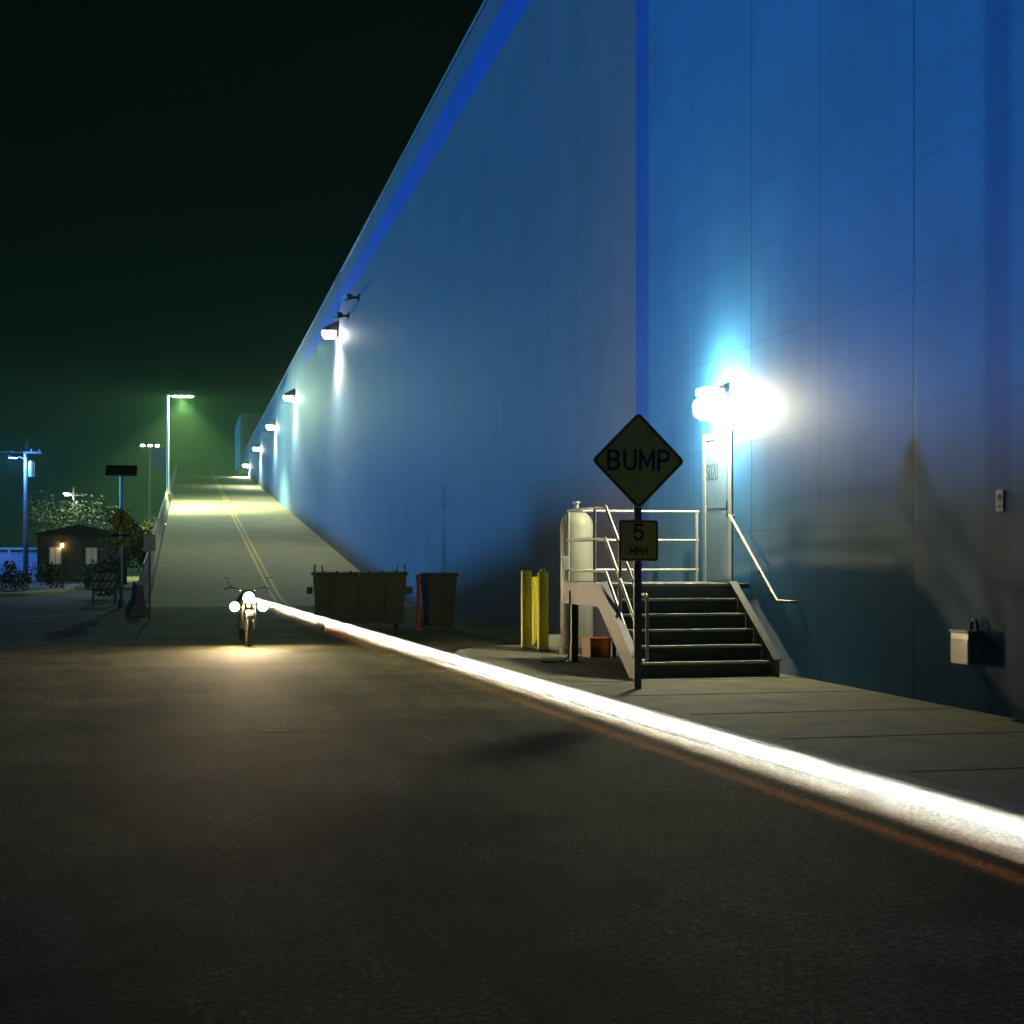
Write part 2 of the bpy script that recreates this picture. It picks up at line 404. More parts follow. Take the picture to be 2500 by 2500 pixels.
Y0, SL = 50.0, .0886
def rz_(y):   # ramp height
    t = y-52.6
    if y >= 212: return .0886*(212-52.6)
    if t <= -4: return 0.0
    if t < 4: return .0886*(t+4)**2/16
    return .0886*t
def ramp_sheet(name, xs, y0, y1, dz, mat, step=2.0, sides=True):
    mb = MB(); ys = []; y = y0
    while y < y1: ys.append(y); y += step
    ys.append(y1); bm = mb.bm; top = []
    for y in ys: top.append([bm.verts.new((x, y, rz_(y)+dz)) for x in xs])
    for a, b in zip(top, top[1:]):
        for k in range(len(xs)-1): bm.faces.new((a[k], a[k+1], b[k+1], b[k]))
    return mb.build(name, mat, smooth=True)
struct(ramp_sheet('ramp', (-1.3, 7.37), 48.5, 260, .004, M['ramp']))
mb = MB()
pts = [(y, rz_(y)) for y in [48.6+2*k for k in range(106)]]
mb.prism([(48.6, -.3)] + [(y, z-.02) for y, z in pts] + [(258.6, -.3)], -1.3, -1.28, 'X')
struct(mb.build('ramp_side', M['parapet']))
struct(ramp_sheet('centre_lines', (3.00, 3.11), 44, 212, .009, M['yellow_line']))
struct(ramp_sheet('centre_lines', (3.25, 3.36), 44, 212, .009, M['yellow_line']))
# concrete expansion bands across the ramp
for y in (82, 104, 134, 160, 190):
    struct(ramp_sheet('ramp_joint', (-1.25, 7.3), y, y+.35, .008, M['parapet'], .35))
# ramp parapet (left edge)
par = thing('ramp_parapet', 'long rough concrete parapet along the open left edge of the ramp', 'parapet', (-1.35, 49, 0))
mb = MB(); bm = mb.bm; rows = []
for k in range(83):
    y = 49 + 2*k; z = rz_(y); h = 1.0 if k > 1 else .72 + .14*k
    prof = [(-.28, -.1), (.0, -.1), (.0, .25), (-.06, .40), (-.09, h), (-.24, h), (-.28, .3)]
    rows.append([bm.verts.new((px, y-49, z+pz)) for px, pz in prof])
for a, b in zip(rows, rows[1:]):
    for k in range(7): bm.faces.new((a[k], a[(k+1) % 7], b[(k+1) % 7], b[k]))
bm.faces.new(rows[0][::-1]); bm.faces.new(rows[-1])
mb.build('concrete_wall', M['parapet'], par)
mb = MB()
mb.tube([(-.16, 2*k, rz_(49+2*k)+1.25) for k in range(2, 82)], .03, 8)
for k in range(2, 82, 2): mb.cyl((-.16, 2*k, rz_(49+2*k)+.98), (-.16, 2*k, rz_(49+2*k)+1.25), .025, n=8)
mb.build('top_rail', M['dark_steel'], par)

# faint painted line and gutter across the side street
mb = MB(); a, b = Vector((-9, 34.6)), Vector((-1.1, 45.2)); t = (b-a).normalized(); n = Vector((-t.y, t.x))*.16
mb.prism([(a-n)[:], (b-n)[:], (b+n)[:], (a+n)[:]], 0.0, .004, 'Z'); struct(mb.build('gutter_strip', M['kerb']))
mb = MB(); mb.prism([(.62, 13.6), (1.0, 13.63), (1.0, 13.66), (.62, 13.63)], 0, .004, 'Z')
struct(mb.build('worn_paint_mark', M['white_line']))
# far pavement and verge on the left
mb = MB(); mb.prism([(-40, 58), (-8.2, 61.5), (-6.4, 64), (-5.6, 68), (-5.4, 100), (-40, 100)], 0, .12, 'Z'); struct(mb.build('far_pavement', M['concrete']))
mb = MB(); mb.prism([(-40, 62), (-9.2, 64.5), (-7.2, 67), (-6.6, 72), (-6.4, 99), (-40, 99)], .12, .15, 'Z'); struct(mb.build('verge', M['ground']))

# ------------------------------------------------------------------ warehouse
wh = thing('warehouse', 'huge windowless blue painted warehouse with a vertical stripe and numbered door, beside the ramp', 'warehouse', (WX, 60, 0))
DY0, DY1, DZ0, DZ1 = 19.21, 20.25, 1.25, 3.34     # the door opening
def wall_piece(mb, y0, y1, z0, z1): mb.bx(0, .35, y0-60, y1-60, z0, z1)
mb = MB()
wall_piece(mb, -14, DY0, -.3, 15.6); wall_piece(mb, DY1, 196, -.3, 15.6)
wall_piece(mb, DY0, DY1, -.3, DZ0); wall_piece(mb, DY0, DY1, DZ1, 15.6)
bmesh.ops.remove_doubles(mb.bm, verts=mb.bm.verts, dist=1e-4)
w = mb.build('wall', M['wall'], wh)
# keep the material's object coordinates equal to world Y, Z
w.data.transform(Matrix.Translation((0, 60, 0))); w.location = (0, -60, 0)
mb = MB(); mb.bx(0.35, 60, -74, 136, 14.9, 15.3); mb.build('roof', M['roof'], wh)
mb = MB(); mb.bx(-.05, .42, -74, 136, 15.6, 15.72, .02); mb.build('coping', M['coping'], wh)
mb = MB(); mb.bx(-.55, 14, 136.02, 158, -.3, 20.6); mb.build('stair_tower', M['coping'], wh)
mb = MB(); mb.cyl((2.0, 52, 15.3), (2.0, 52, 18.2), .35, n=16); mb.cyl((2.0, 52, 18.2), (2.0, 52, 18.5), .5, n=16); mb.build('roof_vent', M['coping'], wh)
mb = MB()
mb.bx(-.018, .16, DY0-60-.07, DY0-60+.05, DZ0, DZ1+.05); mb.bx(-.018, .16, DY1-60-.05, DY1-60+.07, DZ0, DZ1+.05)
mb.bx(-.018, .16, DY0-60+.05, DY1-60-.05, DZ1-.05, DZ1+.05)
mb.build('door_frame', M['frame'], wh)
mb = MB(); mb.bx(-.004, .05, DY0-60+.05, DY1-60-.05, DZ0+.01, DZ1-.05); dr = mb.build('door', M['door'], wh); dr['label'] = 'blue grey metal door marked S020'
mb = MB(); mb.cyl((-.055, DY0-60+.14, DZ0+1.02), (.0, DY0-60+.14, DZ0+1.02), .016); mb.cyl((-.05, DY0-60+.14, DZ0+1.02), (-.05, DY0-60+.27, DZ0+1.02), .012)
mb.bx(-.010, -.004, DY0-60+.11, DY0-60+.17, DZ0+.92, DZ0+1.14); mb.build('handle', M['chrome'], dr)
mb = MB(); mb.bx(-.010, -.004, DY0-60+.13, DY1-60-.10, 2.30, 3.22, .002); pl = mb.build('number_panel', M['door'], dr)
strokes('number', 'S020', .22, .022, M['sign_black'], dr, (-.0105, 19.93-60, 2.83), (R(90), 0, R(-90)), sx=.78, gap=.2)
for z in (1.5, 2.3, 3.1):
    mb = MB(); mb.cyl((-.012, DY1-60-.05, z-.06), (-.012, DY1-60-.05, z+.06), .014); mb.build('hinge', M['steel'], dr)

# ------------------------------------------------------------------ wall lamps
def wall_lamp(name, label, y, z, lens, light_col, power, group=None, size=1.0, spot=None, bulky=False):
    t = thing(name, label, 'lamp', (WX, y, z), 0, group)
    s = size
    mb = MB(); mb.bx(-.05*s, -.002, -.16*s, .16*s, -.12*s, .16*s, .01)
    mb.prism([(-.05*s, .16*s), (-.30*s, .02*s), (-.30*s, -.02*s), (-.05*s, -.02*s)], -.17*s, .17*s, 'Y'); mb.build('housing', M['dark_steel'], t)
    if bulky:
        mb = MB(); mb.prism([(-.053*s, -.022*s), (-.33*s, -.022*s), (-.38*s, -.10*s), (-.36*s, -.24*s), (-.25*s, -.30*s), (-.053*s, -.30*s)], -.21*s, .21*s, 'Y')
        mb.box((-.20*s, 0, .06*s), (.30*s, .34*s, .10*s), bev=.03)
    else:
        mb = MB(); mb.prism([(-.055*s, -.025*s), (-.295*s, -.025*s), (-.24*s, -.13*s), (-.055*s, -.13*s)], -.15*s, .15*s, 'Y')
    mb.build('lens', lens, t)
    if not power: return t
    l = bpy.data.lights.new(name, 'SPOT' if spot else 'POINT'); l.energy = power; l.color = light_col; l.shadow_soft_size = .06
    if spot: l.spot_size = R(spot); l.spot_blend = .6
    lo = bpy.data.objects.new('lamp_glow', l); COL.objects.link(lo); lo.parent = t; lo.location = (-.30*s, 0, -.22*s) if spot else (-.62, -.05, -.16)
    if spot: lo.rotation_euler = (0, R(-6), 0)
    return t
wall_lamp('wall_lamp', 'glaring white wall lamp right above the numbered door at the head of the stairs', 19.45, 3.86, M['lamp_door'], (1.0, .92, .56), 130, size=1.05, bulky=True)
hi = ['highest looking white wall lamp, nearest of the row high up beside the ramp',
      'white wall lamp high up just past the thin vertical blue seam, second of the row',
      'white wall lamp high on the far wall, third of the row above the ramp',
      'small white wall lamp far up the ramp, fourth of the row',
      'tiny white wall lamp near the ramp crest, last of the row']
for y, lab in zip((73.5, 103.5, 127, 153, 181), hi):
    wall_lamp('wall_lamp', lab, y, 12.95, M['lamp_far'], (.95, 1.0, .66), 3600, 'lamps high on the warehouse wall', 2.7, 150)

# security cameras
for y, z, lab in ((64.7, 13.1, 'small grey security camera high on the wall, upper one nearer the viewer'), (68.8, 12.95, 'small dark security camera high on the wall, lower one nearer the lamps')):
    t = thing('security_camera', lab, 'camera', (WX, y, z), 0, 'cameras high on the warehouse wall')
    mb = MB(); mb.bx(-.5, -.002, -.06, .06, -.05, .05); mb.bx(-.05, -.002, -.13, .13, -.13, .13, .02); mb.build('bracket', M['dark_steel'], t)
    mb = MB(); mb.box((-.5, -.12, -.02), (.26, .5, .25), .4, .03); mb.build('camera_body', M['frame'] if z > 13 else M['dark_steel'], t)

# ------------------------------------------------------------------ staircase
XL, XR = 5.30, 7.10
YT, YB = 18.42, 17.05     # top nosing / bottom riser
NT = 6; RISE = (1.25-PV)/NT; RUN = (YT-YB)/(NT-1)
st = thing('metal_staircase', 'grey metal staircase with pipe railings climbing to the landing of the numbered door', 'staircase', (XL, YB, PV))
def P(x, y, z): return (x-XL, y-YB, z-PV)
def bxs(mb, x0, x1, y0, y1, z0, z1, bev=0.0): mb.bx(x0-XL, x1-XL, y0-YB, y1-YB, z0-PV, z1-PV, bev); return mb
for k in range(1, NT):
    z = PV+RISE*k; y = YB+RUN*(k-1)
    mb = MB(); bxs(mb, XL+.05, XR-.03, y, y+RUN+.03, z-.03, z); bxs(mb, XL+.05, XR-.03, y+.02, y+.03, z-RISE, z-.03)
    tr = mb.build('tread', M['tread'], st)
    mb = MB(); bxs(mb, XL+.05, XR-.03, y-.006, y+.035, z-.028, z+.004, .004); mb.build('nosing', M['nosing'], tr)
mb = MB(); bxs(mb, XL, XR+.24, YT, 20.42, 1.19, 1.25); bxs(mb, XL+.05, XR-.03, YT+.02, YT+.03, 1.25-RISE, 1.19); ld = mb.build('landing', M['deck'], st)
mb = MB(); bxs(mb, XL+.05, XR+.1, YT-.006, YT+.035, 1.222, 1.256, .004); mb.build('nosing', M['nosing'], ld)
mb = MB(); bxs(mb, XL-.02, XL, YT, 20.42, .95, 1.26); bxs(mb, XL, XR+.24, 20.42, 20.44, .95, 1.26); mb.build('fascia', M['fascia'], ld)
for x, full in ((XL, 1), (XR, 0)):
    mb = MB()
    poly = [(YB-.16-YB, 0.0), (YB+.10-YB, 0.0), (YT+.12-YB, .95-PV), (YT+.12-YB, 1.27-PV), (YT-.02-YB, 1.27-PV), (-.16, .20)]
    mb.prism(poly, x-XL-.025, x-XL+.025, 'X')
    mb.prism([(-.16, .20), (YT-.02-YB, 1.27-PV), (YT-.02-YB, 1.285-PV), (-.16, .215)], x-XL-.05, x-XL+.05, 'X')
    mb.build('stringer', M['fascia'] if full else M['dark_steel'], st)
for x, y in ((XL+.05, 20.05), (XR+.0, 20.25)):
    mb = MB(); bxs(mb, x-.05, x+.05, y-.05, y+.05, PV, 1.19); bxs(mb, x-.10, x+.10, y-.10, y+.10, PV, PV+.015); mb.build('support_leg', M['dark_steel'], st)
RL = XL+.04
def rail(name, pts, r=.021): 
    mb = MB(); mb.tube([P(*p) for p in pts], r); return mb.build(name, M['rail'], st, smooth=True)
HT = (1.02, .60, .17)
yb_end = YB-.02
for h in HT:                                  # back and side rails of the landing
    rail('guard_rail', [(RL, 18.95, 1.25+h), (RL, 20.30, 1.25+h), (RL+.001, 20.34, 1.25+h), (RL+.04, 20.36, 1.25+h), (WX-.06, 20.36, 1.25+h)])
for x, y in ((RL, 18.95), (RL, 20.34), (6.35, 20.36), (WX-.09, 20.36)):
    rail('rail_post', [(x, y, 1.25), (x, y, 1.25+HT[0])], .022)
# sloping rails along the open side, each ending in a level extension
slope = (1.25-PV)/(YT-YB+RUN)
def zs(y, h): return PV + .03 + h + (y-YB)*(1.25-PV-.03)/(YT-YB)
for h in HT:
    pts = [(RL, 18.93, 1.25+h), (RL, YT+.02, 1.25+h), (RL, YT-.03, zs(YT-.03, h)), (RL, YB, zs(YB, h))]
    if h == HT[0]: pts += [(RL, YB-.03, zs(YB-.03, h)), (RL, YB-.36, zs(YB-.03, h)), (RL, YB-.40, zs(YB-.03, h)-.04), (RL, YB-.40, zs(YB-.03, h)-.75), (RL, YB-.36, zs(YB-.03, h)-.79), (RL, YB-.02, zs(YB-.03, h)-.79)]
    rail('stair_rail', pts)
for y in (YB+.02, YB+.72):
    rail('rail_post', [(RL, y, PV+.1+max(0, (y-YB))*.8), (RL, y, zs(y, HT[0]))], .022)
hx = WX-.09
rail('wall_handrail', [(WX-.01, 19.06, 2.17), (hx, 19.05, 2.17), (hx, 19.0, 2.17), (hx, 17.36, 1.05), (hx, 16.98, 1.05), (hx+.03, 16.95, 1.05), (WX-.005, 16.95, 1.05)], .022)
for y, z in ((18.7, 1.965), (18.0, 1.487), (17.45, 1.11)):
    mb = MB(); mb.tube([P(WX-.004, y, z-.09), P(hx, y, z-.09), P(hx, y, z)], .012, 8); mb.build('handrail_bracket', M['steel'], st)
mb = MB(); bxs(mb, RL-.12, RL-.03, 20.22, 20.32, 1.42, 1.62, .008); bxs(mb, RL-.08, RL-.04, 20.25, 20.29, 1.26, 1.42); mb.build('junction_box', M['white_paint'], st)

# things around the landing
tk = thing('storage_tank', 'tall white domed cylinder tank standing behind the landing railing', 'tank', (5.83, 21.7, PV))
prof = [(.25, .12), (.25, 1.95)] + [(.25*math.cos(a*math.pi/16), 1.95+.25*math.sin(a*math.pi/16)) for a in range(1, 8)]
mb = MB(); mb.lathe([(.24, .10)]+prof); mb.build('shell', M['white_paint'], tk, smooth=True)
mb = MB(); mb.lathe([(.27, 0), (.27, .10)]); mb.build('base_ring', M['dark_steel'], tk)
mb = MB(); mb.cyl((0, 0, 2.19), (0, 0, 2.30), .035); mb.cyl((0, 0, 2.30), (0, 0, 2.33), .06); mb.build('valve', M['steel'], tk)
mb = MB(); mb.bx(-.33, .33, -.25, .25, 0, .20, .02); tag(mb.build('concrete_block', M['kerb'], loc=(6.02, 23.3, PV)), 'low grey concrete block on the pavement between bollards and staircase', 'block')
cr = thing('crate', 'small orange plastic crate on the pavement under the landing', 'crate', (5.92, 20.9, PV), .2)
mb = MB(); mb.bx(-.17, .17, -.13, .13, 0, .02); mb.bx(-.17, -.155, -.13, .13, .02, .26); mb.bx(.155, .17, -.13, .13, .02, .26)
mb.bx(-.155, .155, -.13, -.115, .02, .26); mb.bx(-.155, .155, .115, .13, .02, .26); mb.build('body', M['orange'], cr)
mb = MB(); mb.bx(-.18, .18, -.14, .14, .261, .285, .006); mb.build('lid', M['orange'], cr)
mb = MB(); mb.tube([(.0, .0, 1.0), (0, 0, .3), (-.03, -.03, .06), (-.12, -.10, .015), (-.3, -.16, .012), (-.42, -.05, .012)], .012, 8)
tag(mb.build('cable', M['black'], loc=(5.27, 20.0, PV), smooth=True), 'black cable hanging down the front landing leg to the pavement', 'cable')
mb = MB(); mb.tube([(0, 0, 0), (0, 0, .75), (.03, .02, .82), (.10, .05, .85), (1.1, .6, .85)], .03, 10)
tag(mb.build('drain_pipe', M['white_paint'], loc=(6.15, 20.75, PV), smooth=True), 'thin white drain pipe standing under the landing', 'pipe')

# bollards
def bollard(x, y, h, lab, ring):
    t = thing('bollard', lab, 'bollard', (x, y, PV), 0, 'yellow bollards by the staircase')
    mb = MB(); mb.lathe([(.088, 0), (.088, h-.03), (.08, h-.012), (.06, h)], n=28); mb.build('post', M['bollard'], t, smooth=True)
    mb = MB(); mb.lathe([(.13, 0), (.13, .012), (.1, .03)], n=24); mb.build('collar', M['kerb'], t)
    if ring:
        mb = MB(); mb.tube([(-.03, 0, h-.01), (-.032, 0, h+.025), (0, 0, h+.05), (.032, 0, h+.025), (.03, 0, h-.01)], .007, 8); mb.build('lifting_eye', M['steel'], t)
bollard(5.47, 22.40, 1.25, 'yellow steel bollard with a small ring on top, nearest the staircase', True)
bollard(5.33, 22.95, 1.27, 'yellow steel bollard at the left, without a ring on top', False)
bollard(5.70, 23.75, 1.15, 'shorter looking yellow bollard behind and between the two tall yellow ones', False)

# ------------------------------------------------------------------ bump sign
def diamond(mb, hw, rad, y0, y1, cz=0.0, sq=False):
    pts = []
    for q in range(4):
        a0 = q*math.pi/2 + (0 if not sq else math.pi/4)
        cc = (hw-rad*1.414)
        if sq: cx, cz2 = (hw-rad)*[1, -1, -1, 1][q], (hw-rad)*[1, 1, -1, -1][q]; st_ = q*90
        else: cx, cz2 = cc*math.cos(a0), cc*math.sin(a0); st_ = q*90-45
        for k in range(7):
            a = R(st_+15*k); pts.append((cx+rad*math.cos(a), cz+cz2+rad*math.sin(a)))
    mb.prism(pts, y0, y1, 'Y')
bs = thing('warning_sign', 'yellow diamond BUMP sign with 5 MPH plaque on a post at the kerb', 'sign', (4.92, 15.65, PV))
mb = MB()
mb.bx(-.042, .042, .022, .034, 0, 2.95); mb.bx(-.042, -.030, .034, .062, 0, 2.95); mb.bx(.030, .042, .034, .062, 0, 2.95)
mb.build('post', M['dark_steel'], bs)
CZ = 2.55
mb = MB(); diamond(mb, .545, .05, 0, .004, CZ); sg = mb.build('sign_panel', M['sign_yellow'], bs)
def border(name, hw0, hw1, rad, cz, sq, parent, y=-.0015):
    mb = MB(); bm = mb.bm
    def loop(hw, rad):
        pts = []
        for q in range(4):
            if sq: cx, c2 = (hw-rad)*[1, -1, -1, 1][q], (hw-rad)*[1, 1, -1, -1][q]; s0 = q*90
            else:
                cc = hw-rad*1.414; cx, c2 = cc*math.cos(q*math.pi/2), cc*math.sin(q*math.pi/2); s0 = q*90-45
            for k in range(7): a = R(s0+15*k); pts.append(bm.verts.new((cx+rad*math.cos(a), y, cz+c2+rad*math.sin(a))))
        return pts
    A, B = loop(hw0, rad), loop(hw1, rad*.8)
    n = len(A)
    for k in range(n): bm.faces.new((A[k], A[(k+1) % n], B[(k+1) % n], B[k]))
    return mb.build(name, M['sign_black'], parent)
border('black_border', .525, .498, .05, CZ, False, sg)
strokes('lettering', 'BUMP', .20, .034, M['sign_black'], sg, (0, -.0005, CZ+.01), (R(90), 0, 0), sx=1.02, gap=.30)
mb = MB(); diamond(mb, .2286, .035, 0, .004, 1.66, True); pq = mb.build('speed_plaque', M['sign_yellow'], bs)
border('black_border', .2186, .206, .03, 1.66, True, pq)
strokes('lettering', '5', .165, .030, M['sign_black'], pq, (0, -.0005, 1.755), (R(90), 0, 0), sx=1.0)
strokes('lettering', 'MPH', .082, .014, M['sign_black'], pq, (0, -.0005, 1.545), (R(90), 0, 0), sx=1.0, gap=.28)
for z in (CZ+.30, CZ-.30, 1.80, 1.52):
    mb = MB(); mb.cyl((0, -.006, z), (0, .05, z), .009, n=8); mb.build('bolt', M['steel'], bs)

# ------------------------------------------------------------------ wall box and plaque at the right
bxr = thing('utility_box', 'small steel box with a curved conduit on the lower wall at the right', 'box', (WX, 12.76, .58))
mb = MB(); mb.bx(-.16, -.002, -.165, .165, 0, .30, .008); mb.build('body', M['steel'], bxr)
mb = MB(); mb.bx(-.166, -.160, -.155, .155, .01, .24); mb.bx(-.175, -.002, -.175, .175, .302, .325, .006); mb.build('cover', M['bare_alu'], bxr)
mb = MB(); mb.tube([(-.05, -.02, .32), (-.05, -.02, .38), (-.05, -.05, .42), (-.05, -.11, .42), (-.05, -.14, .38), (-.05, -.14, .325)], .016, 10); mb.build('conduit', M['dark_steel'], bxr, smooth=True)
wp = thing('wall_plaque', 'narrow white plaque with a red dot on the wall at far right', 'plaque', (WX, 12.3, 2.03))
mb = MB(); mb.bx(-.012, -.002, -.065, .065, 0, .2, .003); mb.build('plate', M['sign_white'], wp)
mb = MB(); mb.cyl((-.016, 0, .13), (-.0125, 0, .13), .032, n=20); mb.build('black_disc', M['sign_black'], wp)
mb = MB(); mb.cyl((-.016, 0, .045), (-.0125, 0, .045), .018, n=20); mb.build('red_dot', M['red'], wp)

# ------------------------------------------------------------------ dumpster, bin, standpipe
dm = thing('dumpster', 'dark steel dumpster with lid and side posts standing by the wall', 'dumpster', (3.69, 32.0, 0), R(-6))
mb = MB(); mb.prism([(-.95, .16), (.95, .16), (1.02, 1.22), (-1.02, 1.22)], 0, 1.35, 'Y')
for z in (.35, .95): mb.bx(-1.0, 1.0, -.035, 0.0, z, z+.07)
for x in (-.6, 0, .6): mb.bx(x-.03, x+.03, -.05, .0, .2, 1.2)
mb.build('body', M['dumpster'], dm)
mb = MB(); mb.bx(-1.06, -.01, -.05, 1.4, 1.222, 1.28, .015); mb.bx(.01, 1.06, -.05, 1.4, 1.222, 1.28, .015)
for x in (-.8, -.5, -.2, .2, .5, .8): mb.bx(x-.02, x+.02, 0, 1.36, 1.28, 1.31)
mb.build('lid', M['lid'], dm)
for s in (-1, 1):
    mb = MB(); mb.bx(s*1.10-.06, s*1.10+.06, .2, .9, .80, .95); mb.build('fork_pocket', M['dumpster'], dm)
    mb = MB(); mb.bx(s*.98-.02, s*.98+.02, .03, .07, 1.282, 1.45); mb.build('lid_post', M['dark_steel'], dm)
    mb = MB(); mb.bx(s*.82-.015, s*.82+.015, .03, .07, 1.282, 1.43); mb.build('lid_post', M['dark_steel'], dm)
    for y in (.15, 1.2):
        mb = MB(); mb.cyl((s*.8-.03, y, .08), (s*.8+.03, y, .08), .08, n=18); mb.bx(s*.8-.05, s*.8+.05, y-.04, y+.04, .10, .17); mb.build('castor', M['tyre'], dm)
bn = thing('wheelie_bin', 'tall dark brown wheeled bin beside the red standpipe', 'bin', (5.5, 32.4, 0), R(4))
mb = MB(); bm = mb.bm
lo_ = [bm.verts.new(p) for p in ((-.27, -.25, .06), (.27, -.25, .06), (.27, .25, .06), (-.27, .25, .06))]
hi_ = [bm.verts.new(p) for p in ((-.34, -.36, 1.18), (.34, -.36, 1.18), (.34, .36, 1.18), (-.34, .36, 1.18))]
for k in range(4): bm.faces.new((lo_[k], lo_[(k+1) % 4], hi_[(k+1) % 4], hi_[k]))
bm.faces.new(lo_[::-1]); bm.faces.new(hi_); mb.build('body', M['bin'], bn)
mb = MB(); mb.bx(-.37, .37, -.40, .38, 1.182, 1.26, .03); mb.build('lid', M['bin'], bn)
for s in (-1, 1):
    mb = MB(); mb.cyl((s*.30, .28, .12), (s*.36, .28, .12), .12, n=20); mb.build('wheel', M['tyre'], bn)
sp = thing('standpipe', 'thin red fire standpipe between the dumpster and the brown bin', 'standpipe', (5.02, 32.2, 0))
mb = MB(); mb.cyl((0, 0, 0), (0, 0, 1.12), .045, n=16); mb.cyl((0, 0, 0), (0, 0, .04), .12, n=16); mb.build('pipe', M['red'], sp)
mb = MB(); mb.cyl((0, 0, 1.12), (0, 0, 1.22), .075, .055, n=16); mb.build('cap', M['red'], sp)
mb = MB(); mb.cyl((0, -.02, .95), (0, -.14, .95), .04, n=14); mb.build('outlet', M['red'], sp)

# ------------------------------------------------------------------ motorcycle with its headlamp on
HB = Vector((1.09, 26.9)); HE = Vector((2.15, 3.47)); hd = (HE-HB).normalized()
HZ = .87
mc = thing('motorcycle', 'dark motorcycle at the foot of the ramp with glaring headlamp', 'motorcycle', (HB.x-hd.x*.62, HB.y-hd.y*.62, 0), math.atan2(hd.y, hd.x)+math.pi/2)
# local frame: forward = -Y, front axle at y=-.72
for y, nm in ((-.72, 'front'), (.70, 'rear')):
    mb = MB(); mb.torus((0, y, .31), .25, .06, 36, 10, 'X', 1.0); wl = mb.build('wheel', M['tyre'], mc, smooth=True)
    mb = MB(); mb.torus((0, y, .31), .19, .018, 36, 8, 'X')
    mb.cyl((-.07, y, .31), (.07, y, .31), .035, n=14)
    for k in range(10): a = k*math.pi/5; mb.cyl((0, y, .31), (0, y+.19*math.cos(a), .31+.19*math.sin(a)), .008, n=6)
    mb.build('rim', M['chrome'], wl)
mb = MB()
for s in (-1, 1): mb.tube([(s*.10, -.72, .31), (s*.10, -.48, .98)], .024, 10)
mb.bx(-.13, .13, -.53, -.44, .76, .79); mb.build('fork', M['chrome'], mc)
mb = MB(); mb.tube([(-.40, -.28, 1.02), (-.30, -.36, 1.06), (-.12, -.44, 1.0), (.12, -.44, 1.0), (.30, -.36, 1.06), (.40, -.28, 1.02)], .014, 8); mb.build('handlebar', M['chrome'], mc, smooth=True)
for s in (-1, 1):
    mb = MB(); mb.tube([(s*.30, -.36, 1.06), (s*.36, -.40, 1.20)], .007, 6); mb.lathe([(.0, -.01), (.055, -.008), (.055, .008), (.0, .01)], (s*.37, -.40, 1.23), 16); mb.build('mirror', M['black'], mc)
mb = MB(); mb.lathe([(.02, -.27), (.10, -.24), (.145, -.08), (.15, .08), (.10, .24), (.02, .28)], n=20)
for v in mb.bm.verts: v.co = Vector((v.co.x, v.co.z-.1, v.co.y*.8+.84))
mb.build('fuel_tank', M['cycle_paint'], mc, smooth=True)
mb = MB(); mb.box((0, .42, .80), (.26, .62, .09), bev=.035); mb.build('saddle', M['black'], mc, smooth=True)
mb = MB(); mb.tube([(0, -.45, .92), (0, -.1, .72), (0, .35, .72), (0, .62, .70)], .028); mb.tube([(0, -.45, .86), (0, -.30, .34), (0, .22, .30), (0, .30, .70)], .024); mb.tube([(.07, .2, .33), (.07, .70, .31)], .022); mb.tube([(-.07, .2, .33), (-.07, .70, .31)], .022); mb.build('frame', M['black'], mc)
mb = MB(); mb.box((0, -.02, .45), (.26, .40, .30), bev=.04); mb.cyl((0, -.05, .55), (0, -.12, .74), .09, n=16); mb.cyl((-.19, .02, .42), (.19, .02, .42), .11, n=18); mb.build('engine', M['dark_steel'], mc)
mb = MB(); mb.tube([(.11, -.12, .58), (.15, -.24, .42), (.16, -.08, .27), (.17, .3, .28), (.18, .85, .36)], .032); mb.build('exhaust', M['chrome'], mc, smooth=True)
mb = MB()
for k in range(9):
    a0, a1 = R(20+k*14), R(34+k*14)
    mb.prism([(-.72-.335*math.cos(a0)*-1, .31+.335*math.sin(a0)), (-.72+.335*math.cos(a1), .31+.335*math.sin(a1)), (-.72+.345*math.cos(a1), .31+.345*math.sin(a1)), (-.72+.345*math.cos(a0), .31+.345*math.sin(a0))], -.065, .065, 'X')
mb.build('mudguard', M['cycle_paint'], mc)
mb = MB(); mb.tube([(-.1, .1, .3), (-.30, .16, .012), (-.34, .10, .012)], .012, 8); mb.build('kickstand', M['dark_steel'], mc)
mb = MB(); mb.lathe([(.02, 0), (.07, .02), (.095, .09), (.095, .14)], n=24)
for v in mb.bm.verts: v.co = Vector((v.co.x, -.48-v.co.z, HZ+v.co.y))
hl = mb.build('headlamp', M['chrome'], mc, smooth=True)
mb = MB(); mb.lathe([(.093, 0), (.093, .004), (.075, .022), (.04, .034)], n=24)
for v in mb.bm.verts: v.co = Vector((v.co.x, -.621-v.co.z, HZ+v.co.y))
mb.build('lens', M['head'], hl)
fw = Vector((hd.x, hd.y, 0))
hp = Vector((HB.x, HB.y, HZ)) + fw*.045
def aim(lo, d): lo.rotation_euler = d.to_track_quat('-Z', 'Y').to_euler()
BEAM_P, FLARE_P = 2600, 500
bl = bpy.data.lights.new('trail_beam', 'AREA'); bl.shape = 'DISK'; bl.size = .056; bl.spread = R(.09); bl.energy = BEAM_P; bl.color = (1.0, .53, .80)  # added thin beam; its scatter stands in for a passing headlamp's light trail
bo = bpy.data.objects.new('trail_beam', bl); COL.objects.link(bo); bo.location = hp + Vector((0, 0, .012)); aim(bo, fw)
strands = []
